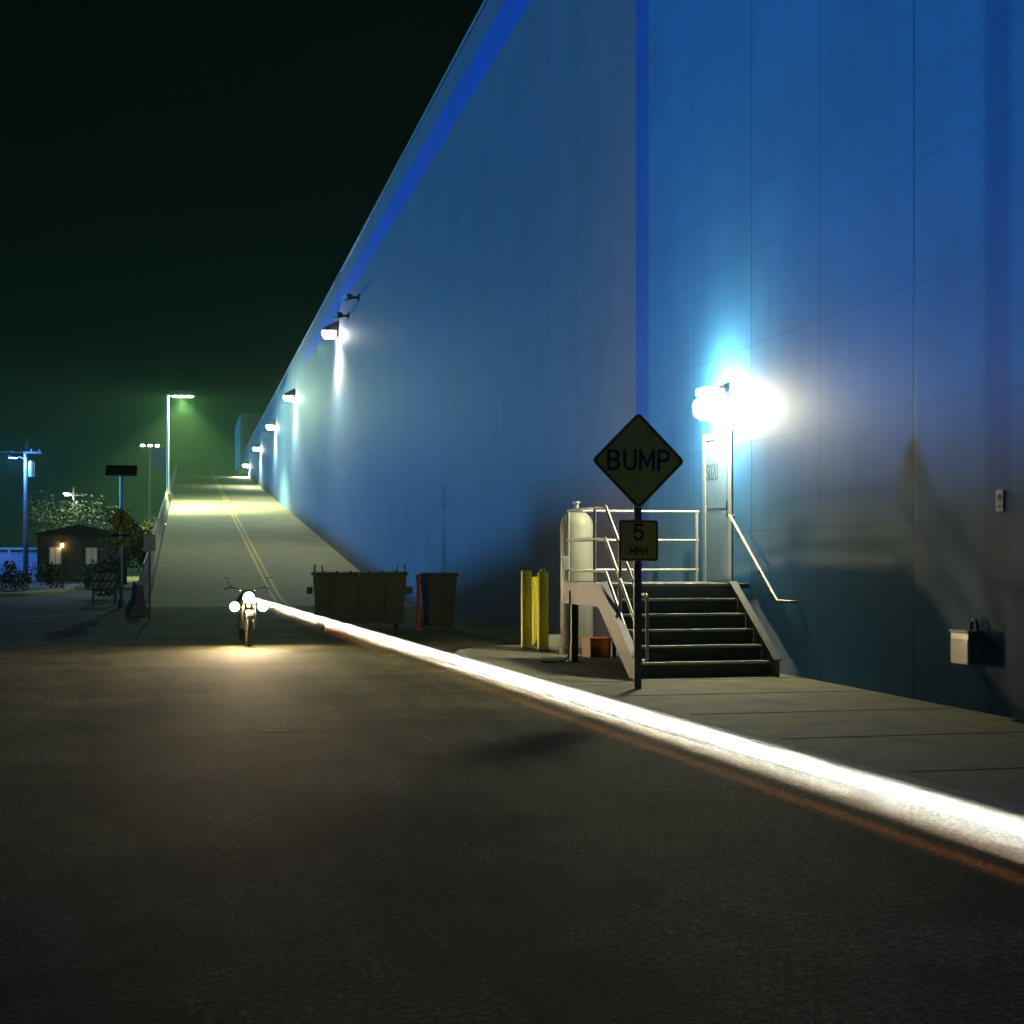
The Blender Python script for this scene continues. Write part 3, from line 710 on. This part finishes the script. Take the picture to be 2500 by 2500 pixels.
for dz, dia, pw, cl in ((-.034, .026, 560, (1.0, .48, .66)), (-.060, .022, 150, (1.0, .38, .42)), (-.118, .026, 34, (1.0, .16, .05))):  # further thin beams added to layer the light trail
    q = bpy.data.lights.new('trail_strand', 'AREA'); q.shape = 'DISK'; q.size = dia; q.spread = R(.09); q.energy = pw; q.color = cl
    qo = bpy.data.objects.new('trail_strand', q); COL.objects.link(qo); qo.location = hp + Vector((0, 0, dz)); aim(qo, fw); strands.append(qo)
for sx_ in (-1, 1):  # extra side lamps, added to widen the white glare
    mb = MB(); mb.lathe([(.02, 0), (.06, .02), (.085, .07), (.085, .11)], n=20)
    for v in mb.bm.verts: v.co = Vector((v.co.x+sx_*.25, -.46-v.co.z, HZ-.16+v.co.y))
    mb.cyl((sx_*.10, -.48, HZ-.16), (sx_*.25, -.48, HZ-.16), .012, n=8)
    al = mb.build('added_glare_lamp', M['black'], mc, smooth=True)
    mb = MB(); mb.lathe([(.078, 0), (.078, .004), (.06, .018), (.03, .027)], n=20)
    for v in mb.bm.verts: v.co = Vector((v.co.x+sx_*.25, -.571-v.co.z, HZ-.16+v.co.y))
    mb.build('lens', M['head'], al)
mb = MB(); mb.cyl((0, -.56, HZ-.135), (0, -.612, HZ-.135), .03, n=16); mb.build('running_lamp', M['lamp_orange'], mc)
fl = bpy.data.lights.new('headlamp_flare', 'SPOT'); fl.energy = FLARE_P; fl.spot_size = R(20); fl.spot_blend = .6; fl.color = (1.0, .66, .34); fl.shadow_soft_size = .08  # added spot tilted slightly up, for glare around the lens in the haze
fo = bpy.data.objects.new('headlamp_flare', fl); COL.objects.link(fo); fo.location = hp + fw*.01; aim(fo, Vector((-.03, -1, .05)))
l2 = bpy.data.lights.new('headlamp_dip', 'SPOT'); l2.energy = 500; l2.spot_size = R(100); l2.spot_blend = 1.0; l2.color = (1.0, .68, .40); l2.shadow_soft_size = .08
lo2 = bpy.data.objects.new('headlamp_dip', l2); COL.objects.link(lo2); lo2.location = hp + fw*.01; aim(lo2, Vector((-.25, -1, -.12)))
for o in [bo, fo, lo2] + strands:
    o.parent = mc; o.matrix_parent_inverse = (Matrix.Translation(mc.location) @ Matrix.Rotation(mc.rotation_euler.z, 4, 'Z')).inverted()

# ------------------------------------------------------------------ lamp post on the parapet
def street_lamp(name, label, loc, h, lens, lcol, power, arm=1.2, head=1.0, group=None, spot=150, rz=0, banner=False, mat='steel', tilt=0.0):
    t = thing(name, label, 'street lamp', loc, rz, group)
    mb = MB(); mb.cyl((0, 0, 0), (0, 0, h), .11, .075, n=14); mb.cyl((0, 0, 0), (0, 0, .12), .2, n=14); mb.build('pole', M[mat], t, smooth=True)
    mb = MB(); mb.tube([(0, 0, h-.25), (arm*.4, 0, h-.02), (arm, 0, h+.02)], .045, 8); mb.build('arm', M[mat], t, smooth=True)
    mb = MB(); mb.box((arm+.3*head, 0, h+.03), (.8*head, .36*head, .14*head), bev=.03); hd_ = mb.build('lamp_head', M['dark_steel'], t)
    mb = MB(); mb.box((arm+.3*head, 0, h-.06*head), (.6*head, .28*head, .04)); mb.build('lens', lens, hd_)
    l = bpy.data.lights.new(name, 'SPOT' if spot else 'POINT'); l.energy = power; l.color = lcol; l.shadow_soft_size = .15
    if spot: l.spot_size = R(spot); l.spot_blend = .5
    lo = bpy.data.objects.new('lamp_glow', l); COL.objects.link(lo); lo.parent = t; lo.location = (arm+.3*head, 0, h-.15*head)
    lo.rotation_euler = (tilt, 0, 0)
    return t
sl = street_lamp('street_lamp', 'tall grey lamp post with blazing white head on the ramp parapet', (-1.45, 116, rz_(116)+.9), 7.7, M['lamp_far'], (.85, 1.0, .45), 42000, arm=.35, head=2.5, spot=118)
l = bpy.data.lights.new('street_lamp_spill', 'POINT'); l.energy = 13000; l.color = (.62, 1.0, .55); l.shadow_soft_size = .15
lo = bpy.data.objects.new('lamp_spill', l); COL.objects.link(lo); lo.parent = sl; lo.location = (.95, 0, 7.50)
mb = MB(); mb.bx(-1.25, -.2, -.02, .02, 2.0, 3.4); mb.bx(-1.25, 0, -.03, .03, 3.4, 3.46); mb.build('banner', M['banner'], sl)
mb = MB(); mb.cyl((0, 0, -.95), (0, 0, .0), .12, .42, n=12); mb.build('bracket', M['parapet'], sl)
street_lamp('street_lamp', 'distant orange street lamp low beside the ramp parapet', (-3.9, 200, 0), 6.2, M['lamp_orange'], (1.0, .55, .18), 2500, arm=.5, head=2.0, mat='wood')
# far floodlights
fm = thing('floodlight_mast', 'far dark mast with a row of three small floodlights left of the lamp post', 'floodlight mast', (-3.6, 150, 0))
mb = MB(); mb.cyl((0, 0, 0), (0, 0, 12.9), .14, .1, n=12); mb.bx(-.9, .9, -.06, .06, 12.4, 12.52); mb.build('mast', M['dark_steel'], fm)
for x in (-.7, 0, .7):
    mb = MB(); mb.box((x, -.15, 12.75), (.5, .2, .4), bev=.02); f_ = mb.build('floodlight', M['dark_steel'], fm)
    mb = MB(); mb.box((x, -.26, 12.72), (.36, .02, .16)); mb.build('lens', M['lamp_white'], f_)

# ------------------------------------------------------------------ crossing sign with solar panel
cs = thing('crossing_sign', 'yellow pedestrian diamond with lime arrow plaque on a solar post', 'sign', (-2.08, 49.0, 0))
mb = MB(); mb.cyl((0, 0, 0), (0, 0, 4.3), .05, n=14); mb.cyl((0, 0, 0), (0, 0, .25), .12, .09, n=14); mb.build('post', M['steel'], cs, smooth=True)
mb = MB(); mb.box((0, 0, 4.42), (.95, .55, .035), mat=Matrix.Rotation(R(35), 4, 'X')); sp_ = mb.build('solar_panel', M['panel'], cs)
mb = MB()
rx = Matrix.Translation((0, 0, 4.42)) @ Matrix.Rotation(R(35), 4, 'X')
for c, d in (((0, .285, 0), (.99, .02, .045)), ((0, -.285, 0), (.99, .02, .045)), ((.485, 0, 0), (.02, .55, .045)), ((-.485, 0, 0), (.02, .55, .045))):
    mb.box((0, 0, 0), (1, 1, 1), mat=rx @ Matrix.Translation(c) @ Matrix.Diagonal((*d, 1)))
mb.build('panel_frame', M['bare_alu'], sp_)
mb = MB(); diamond(mb, .43, .04, -.075, -.07, 2.78); dsn = mb.build('sign_panel', M['sign_yellow'], cs)
border('black_border', .415, .395, .04, 2.78, False, dsn, -.077)
mb = MB(); mb.bm  # walking figure symbol, flat on the panel
def stroke(mb, a, b, w):
    a, b = Vector(a), Vector(b); t = (b-a).normalized(); n = Vector((-t.y, t.x))*w
    mb.prism([(a-n)[:], (b-n)[:], (b+n)[:], (a+n)[:]], -.078, -.0752, 'Y')
for a, b, w_ in (((.01, 2.99), (0, 2.74), .035), ((0, 2.76), (-.09, 2.60), .022), ((-.09, 2.62), (-.13, 2.50), .018), ((.0, 2.76), (.06, 2.62), .022), ((.06, 2.64), (.10, 2.49), .018), ((.01, 2.96), (-.10, 2.84), .015), ((.01, 2.96), (.11, 2.82), .015)): stroke(mb, a, b, w_)
mb.prism([(.01+.042*math.cos(R(30*k)), 3.05+.042*math.sin(R(30*k))) for k in range(12)], -.078, -.0752, 'Y')
mb.build('walker_symbol', M['sign_black'], dsn)
mb = MB(); mb.bx(-.24, .24, -.075, -.07, 1.94, 2.25); lp_ = mb.build('arrow_plaque', M['sign_lime'], cs)
mb = MB(); stroke(mb, (.14, 2.17), (-.10, 2.04), .022); mb.prism([(-.17, 2.0), (-.05, 1.99), (-.11, 2.10)], -.078, -.0752, 'Y'); mb.build('arrow_symbol', M['sign_black'], lp_)
mb = MB(); mb.bx(-.30, .30, -.10, -.05, 2.28, 2.36, .01); mb.build('beacon_bar', M['black'], cs)

# small white sign near the ramp foot
ws = thing('notice_sign', 'small blank looking white sign on a thin post at the parapet end', 'sign', (-.95, 39, 0))
mb = MB(); mb.bx(-.025, .025, -.012, .012, 0, 2.2); mb.build('post', M['dark_steel'], ws)
mb = MB(); mb.bx(-.15, .15, -.02, -.014, 1.76, 2.2); mb.build('sign_panel', M['sign_white'], ws)
jb = thing('jersey_barrier', 'dark concrete barrier block at the near end of the ramp parapet', 'barrier', (-1.25, 41.2, 0), R(3))
mb = MB(); mb.prism([(-.30, 0), (.30, 0), (.28, .08), (.12, .33), (.08, .85), (-.08, .85), (-.12, .33), (-.28, .08)], 0, 6.8, 'Y'); mb.build('body', M['parapet'], jb)

# barricade
bc = thing('barricade', 'orange and white striped barricade at the roadside left of the ramp', 'barricade', (-2.75, 51.5, 0), R(8))
for z in (.55, .85):
    mb = MB(); mb.bx(-.42, .42, -.02, .02, z, z+.22); pb = mb.build('board', M['sign_white'], bc)
    mb = MB()
    for k in range(-2, 3):
        x = k*.18; mb.prism([(max(-.42, x-.10), z+.002), (max(-.42, min(.42, x-.02)), z+.002), (min(.42, x+.10), z+.218), (min(.42, x+.02), z+.218)], -.024, -.0205, 'Y')
    mb.build('stripes', M['orange'], pb)
for s in (-1, 1):
    mb = MB(); mb.tube([(s*.36, -.3, 0), (s*.36, .0, 1.1)], .02, 6); mb.tube([(s*.36, .3, 0), (s*.36, .0, 1.1)], .02, 6); mb.build('leg', M['dark_steel'], bc)

# ------------------------------------------------------------------ far left: utility poles, fence, house, trees
def utility_pole(loc, h, lab, rz):
    t = thing('utility_pole', lab, 'utility pole', loc, rz, 'utility poles on the left')
    mb = MB(); mb.cyl((0, 0, 0), (0, 0, h), .17, .11, n=12); mb.build('pole', M['wood'], t, smooth=True)
    mb = MB(); mb.bx(-.9, .9, -.20, -.11, h-.95, h-.83); mb.build('crossarm', M['wood'], t)
    for x in (-.8, -.3, .3, .8):
        mb = MB(); mb.lathe([(.03, 0), (.055, .04), (.03, .08), (.05, .12), (.02, .16)], (x, -.155, h-.83), 10); mb.build('insulator', M['white_paint'], t)
    mb = MB(); mb.cyl((.32, 0, h-2.4), (.32, 0, h-1.5), .2, n=14); mb.cyl((.32, 0, h-1.5), (.32, 0, h-1.42), .16, n=14); mb.bx(.1, .2, -.08, .08, h-2.1, h-1.9); mb.build('transformer', M['steel'], t, smooth=True)
    return t
def pole_lamp(loc, lens, col, power, lab):
    t = thing('floodlight', lab, 'lamp', loc)
    mb = MB(); mb.tube([(.10, 0, -.1), (-.2, -.2, .05), (-.45, -.45, .08)], .03, 8); mb.build('arm', M['steel'], t)
    mb = MB(); mb.box((-.55, -.6, .05), (.5, .4, .16), .5, .03); h_ = mb.build('lamp_head', M['dark_steel'], t)
    mb = MB(); mb.box((-.55, -.6, -.05), (.42, .32, .04), .5); mb.build('lens', lens, h_)
    l = bpy.data.lights.new('floodlight', 'POINT'); l.energy = power; l.color = col; l.shadow_soft_size = .1
    lo = bpy.data.objects.new('lamp_glow', l); COL.objects.link(lo); lo.parent = t; lo.location = (-.55, -.6, -.2)
pole_lamp((-9.85, 94.75, 7.75), emat('lamp_lens_blue', (.12, .35, 1.0), 30), (.06, .22, 1.0), 2600, 'glowing blue lamp bracketed on the nearer utility pole')
pole_lamp((-11.0, 149.75, 7.9), M['lamp_white'], (.8, 1.0, .95), 250, 'small white lamp bracketed on the farther utility pole')
utility_pole((-9.75, 95, 0), 9.0, 'nearer wooden utility pole with transformer behind the white fence', .3)
utility_pole((-10.9, 150, 0), 8.6, 'farther wooden utility pole rising above the house roof', .3)
def wire(p, q, sag, lab, label2):
    p, q = Vector(p), Vector(q); pts = [p.lerp(q, k/24) - Vector((0, 0, sag*4*(k/24)*(1-k/24))) for k in range(25)]
    mb = MB(); mb.tube([x-p for x in pts], .018, 6); tag(mb.build('overhead_wire', M['black'], loc=p), lab, 'wire')
wire((-10.5, 95, 8.2), (-34, 60, 8.5), 1.6, 'sagging wire running left from the nearer utility pole', '')
wire((-9.0, 95, 8.2), (-10.2, 150, 7.9), .9, 'sagging wire strung between the two utility poles', '')

fn = thing('fence', 'pale tall fence with posts and white top rail by the left pavement', 'fence', (-9.6, 98, .12))
A, B = Vector((-6.4, 0)), Vector((1.3, 1.4))
for k in range(9):
    p = A.lerp(B, k/8); mb = MB(); mb.bx(p.x-.07, p.x+.07, p.y-.07, p.y+.07, 0, 2.12); mb.build('post', M['fence'], fn)
mb = MB()
for z0, z1 in ((1.75, 1.80), (2.0, 2.12)):
    n = Vector((-.16, .95)).normalized()*.05
    mb.prism([(A-n)[:], (B-n)[:], (B+n)[:], (A+n)[:]], z0, z1, 'Z')
mb.build('top_rail', M['fence'], fn)
mb = MB(); n = Vector((-.16, .95)).normalized()*.02
for k in range(52):
    p, q = A.lerp(B, (k+.06)/52), A.lerp(B, (k+.94)/52)
    mb.prism([(p-n)[:], (q-n)[:], (q+n)[:], (p+n)[:]], .05, 1.74, 'Z')
mb.build('boards', M['fence'], fn)

hs = thing('house', 'low pale house with two lit windows behind the trees at left', 'house', (-6.2, 92, .1))
mb = MB(); mb.bx(-2.6, 2.2, 0, 7, 0, 2.9); mb.build('wall', M['house'], hs)
mb = MB(); mb.prism([(-2.9, 2.902), (2.5, 2.902), (-.2, 3.5)], -.4, 7.4, 'Y'); mb.build('roof', M['roof'], hs)
for x, lit in ((-1.55, 1), (.55, 1), (1.5, 0)):
    mb = MB(); mb.bx(x-.38, x+.38, -.05, -.002, 1.05, 2.15)
    wf = mb.build('window', M['white_paint'], hs)
    mb = MB(); mb.bx(x-.31, x-.02, -.06, -.051, 1.12, 2.08); mb.bx(x+.02, x+.31, -.06, -.051, 1.12, 2.08); mb.build('pane', M['lit_window'] if lit else M['glass'], wf)
mb = MB(); mb.bx(-.75, .05, -.06, -.002, 0, 2.05); mb.build('door', M['dark_steel'], hs)
pl_ = thing('porch_lamp', 'tiny orange porch lamp on the pale house front', 'lamp', (-7.35, 91.99, 2.35))
mb = MB(); mb.bx(-.06, .06, -.12, -.002, .1, .16); mb.build('bracket', M['black'], pl_)
mb = MB(); mb.lathe([(.05, -.12), (.09, .0), (.09, .08), (.04, .1)], (0, -.12, 0), 14); mb.build('lamp_globe', M['lamp_orange'], pl_)
l = bpy.data.lights.new('porch_lamp', 'POINT'); l.energy = 2; l.color = (1, .6, .25); l.shadow_soft_size = .1
lo = bpy.data.objects.new('lamp_glow', l); COL.objects.link(lo); lo.parent = pl_; lo.location = (0, -.35, -.05)

def tree(loc, h, r, label, leafmat, n=2600, cat='tree', name='tree', trunk=True):
    rnd = random.Random(int(loc[0]*100+loc[1]*7)); t = thing(name, label, cat, loc)
    if trunk:
        mb = MB(); mb.tube([(0, 0, 0), (.05, .02, h*.25), (-.04, .05, h*.5), (.03, 0, h*.75)], .13, 8)
        for v in mb.bm.verts: f = 1-.6*v.co.z/h; v.co.x *= f; v.co.y *= f
        for k in range(7):
            a = rnd.uniform(0, 6.28); z0 = h*rnd.uniform(.25, .6); mb.tube([(0, 0, z0), (math.cos(a)*r*.4, math.sin(a)*r*.4, z0+h*.14), (math.cos(a)*r*.75, math.sin(a)*r*.75, z0+h*.2)], .035, 6)
        mb.build('trunk', M['bark'], t, smooth=True)
    mb = MB(); bm = mb.bm
    lobes = [(Vector((rnd.gauss(0, r*.42), rnd.gauss(0, r*.42), h*(rnd.uniform(.35, .88) if trunk else rnd.uniform(.15, .75)))), r*rnd.uniform(.28, .5)) for _ in range(16)]
    for k in range(n):
        c, rr = rnd.choice(lobes)
        d = Vector((rnd.gauss(0, 1), rnd.gauss(0, 1), rnd.gauss(0, .8))).normalized()*rr*rnd.uniform(.5, 1.12)
        p = c+d; s = rnd.uniform(.07, .15)*(1 if trunk else .7)
        if p.z < .04: p.z = .04+rnd.random()*.1
        u = Vector((rnd.gauss(0, 1), rnd.gauss(0, 1), rnd.gauss(0, 1))).normalized(); w_ = u.cross(Vector((rnd.gauss(0, 1), rnd.gauss(0, 1), rnd.gauss(0, 1)))).normalized()
        bm.faces.new([bm.verts.new(p+u*s), bm.verts.new(p+w_*s*.5), bm.verts.new(p-u*s), bm.verts.new(p-w_*s*.5)])
    mb.build('crown', leafmat, t)
tree((-3.4, 84, .1), 3.6, 1.5, 'small dry orange leaved tree behind the crossing sign', M['leaf2'])
tree((-5.1, 108, .1), 5.6, 2.4, 'dark round tree rising behind the house roof, right of the farther pole', M['leaf'])
tree((-9.2, 116, .1), 6.4, 2.6, 'tall dark tree behind the house, left of the farther pole', M['leaf'])
tree((-2.9, 128, .1), 5.0, 2.0, 'dim tree hard against the ramp side, farthest of the trees', M['leaf2'])
for x, y, lab in ((-6.2, 72, 'low dark shrub at the right end of the pale fence'), (-7.3, 67.6, 'ragged shrub in front of the pale fence'), (-4.6, 78, 'dark shrub near the house corner'), (-3.1, 58, 'low shrub between barricade and parapet')):
    tree((x, y, .1), 1.5, .9, lab, M['leaf'], 1100, 'shrub', 'shrub', False)

# ------------------------------------------------------------------ off to the left: the neighbouring shed whose eaves shade the lower wall
OX, OY0, OY1, OH = -14.0, 6.0, 46.0, 5.0
sh = thing('neighbour_shed', 'long low neighbouring shed across the street on the left, outside the picture', 'shed', (OX, OY0, 0))
mb = MB(); mb.bx(-9, 0, 0, OY1-OY0, -.2, OH-.15); mb.build('wall', M['house'], sh)
mb = MB(); mb.prism([(0, -.2), (13, -.2), (13, 3.1), (0, 4.4)], -8.5, -.3, 'X')  # unseen lower annex, added to soften the end of the wall's shade
for v in mb.bm.verts: v.co.y += OY1-OY0+.21
mb.build('shade_annex', M['house'], sh)
mb = MB(); mb.bx(-9.2, .15, -.2, OY1-OY0+.2, OH-.148, OH); mb.build('roof', M['roof'], sh)

# ------------------------------------------------------------------ night air, light
world = bpy.data.worlds.new('World'); scn.world = world; world.use_nodes = True
nt = world.node_tree; bg = nt.nodes['Background']
sky = nt.nodes.new('ShaderNodeTexSky'); sky.sky_type = 'NISHITA'; sky.sun_disc = False
sky.sun_elevation = R(5); sky.sun_rotation = R(-55.5)
tint = nt.nodes.new('ShaderNodeMix'); tint.data_type = 'RGBA'; tint.blend_type = 'MULTIPLY'; tint.inputs[0].default_value = 1
tint.inputs[7].default_value = (.25, .8, .9, 1)
nt.links.new(sky.outputs['Color'], tint.inputs[6]); nt.links.new(tint.outputs[2], bg.inputs['Color'])
bg.inputs['Strength'].default_value = .0002

sun = bpy.data.lights.new('sun', 'SUN'); sun.energy = 1.95; sun.angle = R(3.5); sun.color = (.07, .48, 1.0)
so = bpy.data.objects.new('sun', sun); COL.objects.link(so); so.location = (-40, 60, 30)
d = Vector((2.46, -1.68, 0)).normalized()*math.cos(R(5)) + Vector((0, 0, -math.sin(R(5)))); aim(so, d)

mb = MB(); mb.bx(-70, 75, -45, 300, -1.2, 21.6)
hz = mb.build('haze', None) if False else None
bmh = bmesh.new(); bmesh.ops.create_cube(bmh, size=1)
me = bpy.data.meshes.new('haze'); bmh.to_mesh(me); bmh.free()
HM = bpy.data.materials.new('haze_air'); HM.use_nodes = True; hn = HM.node_tree
hn.nodes.remove(hn.nodes['Principled BSDF'])
pv = hn.nodes.new('ShaderNodeVolumePrincipled'); pv.inputs['Density'].default_value = .0008
pv.inputs['Color'].default_value = (.5, 1.0, .55, 1); pv.inputs['Anisotropy'].default_value = -.2
hn.links.new(pv.outputs['Volume'], hn.nodes['Material Output'].inputs['Volume'])
me.materials.append(HM)
haze = bpy.data.objects.new('haze', me); COL.objects.link(haze); haze['kind'] = 'stuff'
haze.scale = (145, 345, 22.8); haze.location = (2.5, 127.5, 10.2)
mb.bm.free()

# ------------------------------------------------------------------ render settings
vs = scn.view_settings
vs.view_transform = 'Standard'; vs.look = 'None'; vs.exposure = 0; vs.gamma = 1; vs.use_curve_mapping = False
scn.render.engine = 'CYCLES'
scn.cycles.use_denoising = True
scn.cycles.sample_clamp_indirect = 4
scn.cycles.max_bounces = 6
